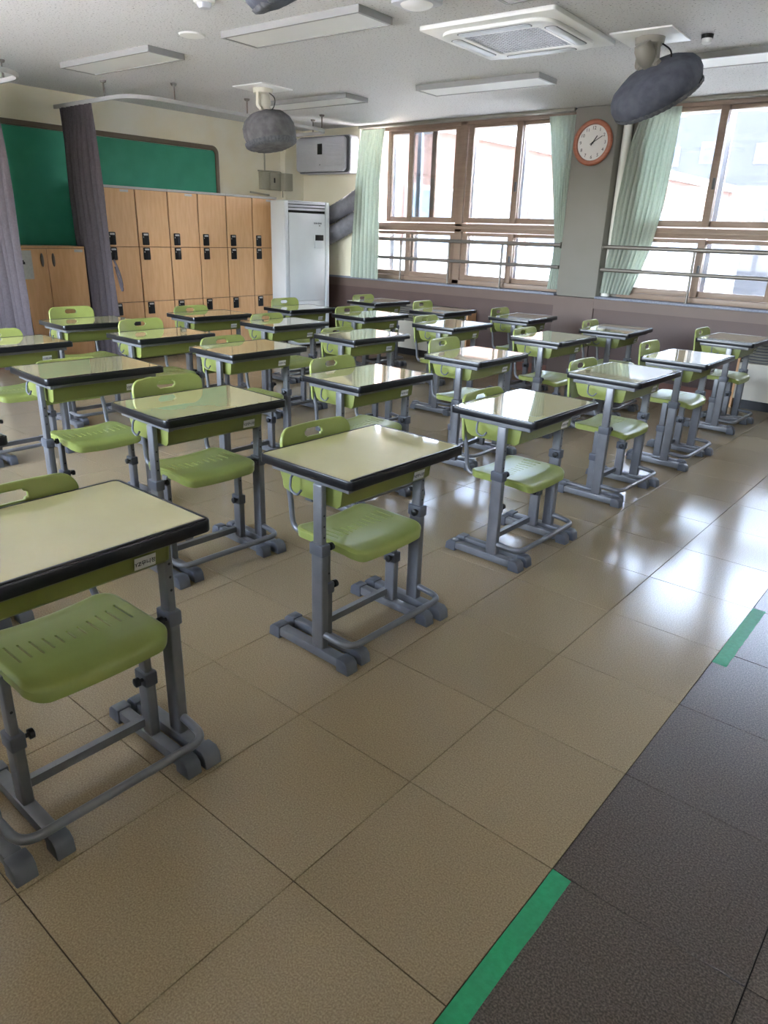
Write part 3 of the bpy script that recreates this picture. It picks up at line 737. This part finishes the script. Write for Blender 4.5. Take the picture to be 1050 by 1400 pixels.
def crail(x0, x1, label):
    t = empty('window_curtain_rail', (0, 0, 0))
    m = MB(); m.box(x0, x1, 6.185, 6.215, 2.668, 2.699, bev=.003); m.box(x0, x1, 6.245, 6.275, 2.668, 2.699, bev=.003)
    m.build('double_track', M['heatgrey'], t)
    MB().box(x0, x1, 6.215, 6.245, 2.685, 2.699).build('bracket', M['collar'], t, smooth=0)
    tag(t, label, 'curtain rail', 'grey curtain rails over the windows')
crail(-5.42, -2.46, 'grey double curtain rail above the far window left of the pillar')
crail(-1.97, 1.29, 'grey double curtain rail above the window right of the pillar')
def handrail(x0, x1, posts, label):
    t = empty('window_guard_rail', (0, 0, 0)); y = 6.225
    MB().tube([(x0, y, 1.39), (x1, y, 1.39)], .021, n=14).build('top_rail', M['chrome'], t)
    MB().tube([(x0, y, 1.165), (x1, y, 1.165)], .019, n=14).build('middle_rail', M['chrome'], t)
    for x in posts:
        MB().tube([(x, y, .897), (x, y, 1.375)], .012, n=12).lathe([(.896, .024), (.903, .024), (.906, .013)], n=14, mx=Matrix.Translation((x, y, 0))).build('post', M['chrome'], t)
    for x in (x0, x1):
        MB().lathe([(-.006, .032), (.006, .032)], n=16, mx=Matrix.Translation((x, y, 1.39)) @ Matrix.Rotation(PI/2, 4, 'Y')).build('end_flange', M['chrome'], t)
    tag(t, label, 'guard rail', 'steel guard rails in front of the windows')
handrail(-5.39, -2.46, (-4.69, -3.94, -3.195), 'steel guard rail with three posts across the far window')
handrail(-1.97, 1.29, (-1.04, -.28, .5), 'steel guard rail across the window right of the pillar')

# wall clock on the pillar
ck = empty('wall_clock', (-2.217, Y1-.002, 2.367))
MB().lathe([(0, .20), (.02, .212), (.036, .205), (.044, .19), (.04, .168), (.02, .163), (0, .163)], n=64, mx=xz(0), cap=False).build('rim', M['clockwood'], ck)
cf = MB().lathe([(.002, .166), (.016, .166)], n=48, mx=xz(0)).build('clock_face', M['clockface'], ck)
nm = MB()
for h in range(1, 13):
    a = math.radians(90-30*h); text_mesh(str(h), .044, Matrix.Translation((.132*math.cos(a), -.0175, .132*math.sin(a))) @ Matrix.Rotation(PI/2, 4, 'X'), nm)
nm.build('numerals', M['ink'], cf, smooth=0)
def hand(ang, ln, w, y, nm_):
    m = MB(); a = math.radians(90-ang); mx = Matrix.Translation((0, y, 0)) @ Matrix.Rotation(-a, 4, 'Y')
    m.box(-.03, ln, -.001, .001, -w/2, w/2, mx=mx); m.build(nm_, M['ink'], cf, smooth=0)
hand(35, .075, .009, -.020, 'hour_hand'); hand(60, .115, .006, -.023, 'minute_hand')
MB().lathe([(.016, .008), (.026, .008)], n=12, mx=xz(0)).build('hub', M['ink'], cf)
tag(ck, 'round clock with red-brown wooden rim on the pillar between the windows', 'clock')

# ------------------------------------------------------------------ heaters below the windows
def heater(x0, x1, label):
    t = empty('convector_heater', (x0, 6.0, 0)); w = x1-x0
    MB().box(.02, w-.02, 0, .18, .09, .43, bev=.005).build('front_panel', M['heater'], t)
    MB().box(.03, w-.03, .04, .18, 0, .09).build('plinth', M['black'], t, smooth=0)
    MB().box(.02, w-.02, .03, .18, .435, .60).build('grille_box', M['collar'], t, smooth=0)
    for k in range(6):
        MB().box(.03, w-.03, .006, .032, .445+k*.026, .460+k*.026, bev=.003).build('slat', M['heatgrey'], t)
    MB().box(0, w, -.005, .18, .602, .632, bev=.004).build('cover', M['heatgrey'], t)
    for xx in (0, w-.02): MB().box(xx, xx+.02, 0, .18, 0, .60).build('side_panel', M['locker'], t, smooth=0)
    tag(t, label, 'heater', 'cream heater boxes under the windows')
heater(-4.56, -3.45, 'cream heater box with grey grille under the far window behind the desks')
heater(-.40, .75, 'cream heater box with grey grille under the window right of the pillar')

# ------------------------------------------------------------------ ceiling fittings
def light_panel(x, y, label, rz=math.radians(2.6)):
    t = empty('ceiling_light', (x, y, H), rz)
    MB().prism(rrect(1.22, .335, .004, 1), -.042, -.0005, hole=rrect(1.18, .295, .002, 1), mx=Matrix.Identity(4)).build('frame', M['lampframe'], t, smooth=30)
    MB().box(-.591, .591, -.149, .149, -.038, -.002).build('diffuser', M['diff'], t, smooth=0)
    tag(t, label, 'ceiling light', 'flat rectangular ceiling lights, switched off')
light_panel(-4.565, 2.385, 'unlit flat ceiling light above the mauve curtains')
light_panel(-2.565, 2.50, 'unlit flat ceiling light next to the round ceiling cover plate')
light_panel(-2.57, 4.67, 'unlit flat ceiling light between the ceiling cassette and the far window')
light_panel(-.20, 4.74, 'unlit flat ceiling light partly hidden by the dark-covered fan')
light_panel(-4.58, 4.55, 'unlit flat ceiling light behind the grey-covered fan')
light_panel(-.545, 2.585, 'unlit flat ceiling light cut off by the top picture edge')

cs = empty('ceiling_cassette', (-1.50, 3.435, H), math.radians(3))
MB().prism(rrect(.95, .95, .02, 4), -.028, -.0005, bev=.006).build('flange', M['white'], cs)
MB().prism(rrect(.80, .80, .14, 6), -.05, -.028, hole=rrect(.53, .53, .03, 6), bev=.006).build('fascia', M['white'], cs)
gl = MB().box(-.268, .268, -.268, .268, -.031, -.028).build('grille_back', M['black'], cs, smooth=0)
g2 = MB()
for k in range(18):
    p = -.255+k*.03
    g2.box(-.266, .266, p-.0038, p+.0038, -.041, -.037); g2.box(p-.0026, p+.0026, -.266, .266, -.040, -.037)
tag(g2.build('intake_grille', M['offgrey'], cs, smooth=0), kind='stuff')
for k in range(4):
    lv = MB().prism(rrect(.50, .07, .03, 5, 0, .335), -.0545, -.049, bev=.002, mx=Matrix.Rotation(k*PI/2, 4, 'Z')).build('air_flap', M['acwhite'], cs)
    MB().prism(rrect(.515, .085, .036, 5, 0, .335), -.0512, -.0495, mx=Matrix.Rotation(k*PI/2, 4, 'Z')).build('flap_gap', M['collar'], lv)
tag(cs, 'white square ceiling cassette air conditioner with grey grille', 'air conditioner')

def fan(loc, nrm, centre, rad, thick, m_, body, label, plate_rz=0, seed=0):
    t = empty('ceiling_fan', loc)
    MB().box(-.2, .2, -.2, .2, -.012, -.0005, bev=.003, mx=Matrix.Rotation(plate_rz, 4, 'Z')).build('ceiling_plate', M['white'], t)
    br = MB(); br.lathe([(-.012, .095), (-.05, .09), (-.06, .075)], n=24); br.build('mount_cup', M[body], t)
    c = Vector(centre); n = Vector(nrm).normalized()
    q = n.to_track_quat('Z', 'Y').to_matrix().to_4x4(); q.translation = c
    back = c-n*(thick*.5)
    sidev = n.cross(Vector((0, 0, 1))).normalized()
    for s in (-1, 1):
        MB().sweep(fillet([Vector((s*sidev.x*.07, s*sidev.y*.07, -.05)), Vector((s*sidev.x*.08, s*sidev.y*.08, -.16)), back+sidev*s*.075-Vector((0, 0, -.01))], .05, 6), rect(.026, .045), upv=tuple(sidev)).build('yoke_arm', M[body], t)
    mq = n.to_track_quat('Z', 'Y').to_matrix().to_4x4(); mq.translation = back-n*.10
    MB().lathe([(-.05, .03), (-.045, .05), (-.02, .06), (.05, .06), (.07, .05), (.10, .035)], n=24, mx=mq).build('motor', M[body], t)
    MB().tube([back+sidev*.085, back-sidev*.085], .014).build('pivot_bar', M[body], t)
    MB().tube(fillet([Vector((.05, .0, -.03)), Vector((.16, .02, -.10)), Vector((.14, 0, -.20)), back+sidev*.02], .06, 8), .005, n=8).build('cord', M['black'], t)
    def wob(a, z):
        e = .5+.5*math.sin(z*9)
        return rad*(.09*noise.noise(Vector((math.cos(a)*1.6, math.sin(a)*1.6, z*4+seed)))+.022*math.sin(a*17+seed+z*20)*max(0, z/thick+.2))
    h = thick/2
    pr = [(-h*1.02, .02), (-h*1.0, rad*.30), (-h*.86, rad*.62), (-h*.55, rad*.86), (-h*.2, rad*.97), (h*.2, rad), (h*.55, rad*.96), (h*.85, rad*.84), (h*1.0, rad*.66), (h*.97, rad*.5), (h*.9, rad*.3), (h*.9, .02)]
    MB().lathe(pr, n=72, mx=q, wob=wob).build('dust_cover', M[m_], t, smooth=80)
    MB().lathe([(h*.60, rad*.93), (h*.78, rad*.90), (h*.86, rad*.84), (h*.90, rad*.74)], n=144, mx=q, cap=False, wob=lambda a, z: .012+.007*math.sin(a*43+seed)+.006*noise.noise(Vector((a*5, z*9, seed)))).build('elastic_hem', M['hem'], t, smooth=80)
    tag(t, label, 'fan', 'ceiling fans wrapped in cloth covers')
fan((-.82, 3.94, H), (.25, .50, -.83), (.06, .04, -.285), .295, .25, 'clothdark', 'heatgrey', 'tilted ceiling fan wrapped in a dark grey-blue cover near the clock', .05, 1)
fan((-4.49, 3.82, H), (.18, .05, -1), (.05, .02, -.36), .25, .33, 'clothgrey', 'cream', 'ceiling fan in a crumpled grey cover in front of the back wall', .05, 4)
fan((-.98, 1.02, H), (.2, .45, -.85), (.0, 0, -.27), .29, .18, 'clothdark', 'heatgrey', 'dark covered ceiling fan cut off by the top picture edge', .05, 8)

# small ceiling fittings
t = empty('emergency_lamp', (-1.545, 2.40, H), math.radians(3))
MB().prism(rrect(.24, .20, .03, 5), -.055, -.0005, bev=.008).build('housing', M['offgrey'], t)
MB().lathe([(-.078, .02), (-.072, .06), (-.062, .085), (-.055, .092)], n=32).build('lens', M['white'], t)
tag(t, 'small square emergency lamp between the light and the ceiling cassette', 'lamp')
t = empty('smoke_detector', (-2.64, 1.78, H))
MB().lathe([(-.0005, .062), (-.02, .062), (-.026, .055)][::-1], n=32).build('base', M['white'], t)
MB().lathe([(-.055, .012), (-.052, .03), (-.04, .04), (-.026, .044)], n=32).build('sensor', M['offgrey'], t)
tag(t, 'white smoke detector at the top edge of the picture', 'smoke detector')
tag(MB().lathe([(-.012, .055), (-.010, .085), (-.0005, .092)], n=40).build('ceiling_cover_plate', M['white'], loc=(-3.41, 2.25, H)), 'round white blank cover plate on the ceiling', 'cover plate')
t = empty('heat_detector', (-.51, 4.10, H))
MB().lathe([(-.022, .036), (-.0005, .038)], n=24).build('base', M['black'], t)
MB().lathe([(-.052, .022), (-.046, .030), (-.023, .031)], n=24).build('sensor', M['white'], t)
tag(t, 'small white heat detector with black base right of the dark fan', 'heat detector')

# ------------------------------------------------------------------ outside
struct(MB().box(-60, 60, 6.7, 90, -4.2, -4.0).box(-60, 60, -40, -2.4, -4.2, -4.0).build('ground', M['concrete'], smooth=0))
struct(MB().box(-12, 8, 6.63, 6.98, 2.86, 2.98).build('trim_3', M['coping'], smooth=0))  # unseen eave slab, added to keep most of the sun out
wg = empty('brick_school_wing', (-10, 6.75, 0))
MB().box(-8, 0, 0, 34, -4, 3.75).build('wall', M['brick'], wg, smooth=0)
MB().box(-8.1, .10, -.1, 34.1, 3.75, 4.05).build('coping', M['coping'], wg, smooth=0)
MB().box(-.02, .06, 0, 34, -4, 1.2).build('plinth', M['coping'], wg, smooth=0)
for k in range(9):
    y = 6.1+k*2.9
    f = MB().box(.0, .08, y, y+1.9, .9, 2.55).build('window', M['coping'], wg, smooth=0)
    for q in range(2): MB().box(.05, .09, y+.1+q*.9, y+.9+q*.9, 1.0, 2.45).build('pane', M['doorblue'], f, smooth=0)
tag(wg, 'salmon brick school wing with white coping outside the windows', 'building')
tw = empty('apartment_tower', (-14, 46, 0))
MB().box(-9, 24, 0, 12, -4, 14.5).build('wall', M['tower'], tw, smooth=0)
for i in range(6):
    for j in range(4):
        x, z = -6.4+i*2.9, 3.2+j*2.6
        if i % 2 == 0: f = MB().box(x, x+1.5, -.06, 0, z, z+1.15).build('window', M['coping'], tw, smooth=0)
        else: f = MB().box(x+.1, x+1.7, -.06, 0, z-.1, z+.95).build('window', M['coping'], tw, smooth=0)
        MB().box(x+.18, x+.78, -.09, -.05, z+.05, z+.85).build('pane', M['towerwin'], f, smooth=0)
        MB().box(x+.84, x+1.42, -.09, -.05, z+.05, z+.85).build('pane', M['towerwin'], f, smooth=0)
tag(tw, 'hazy blue-grey apartment tower beyond the brick wing', 'building')
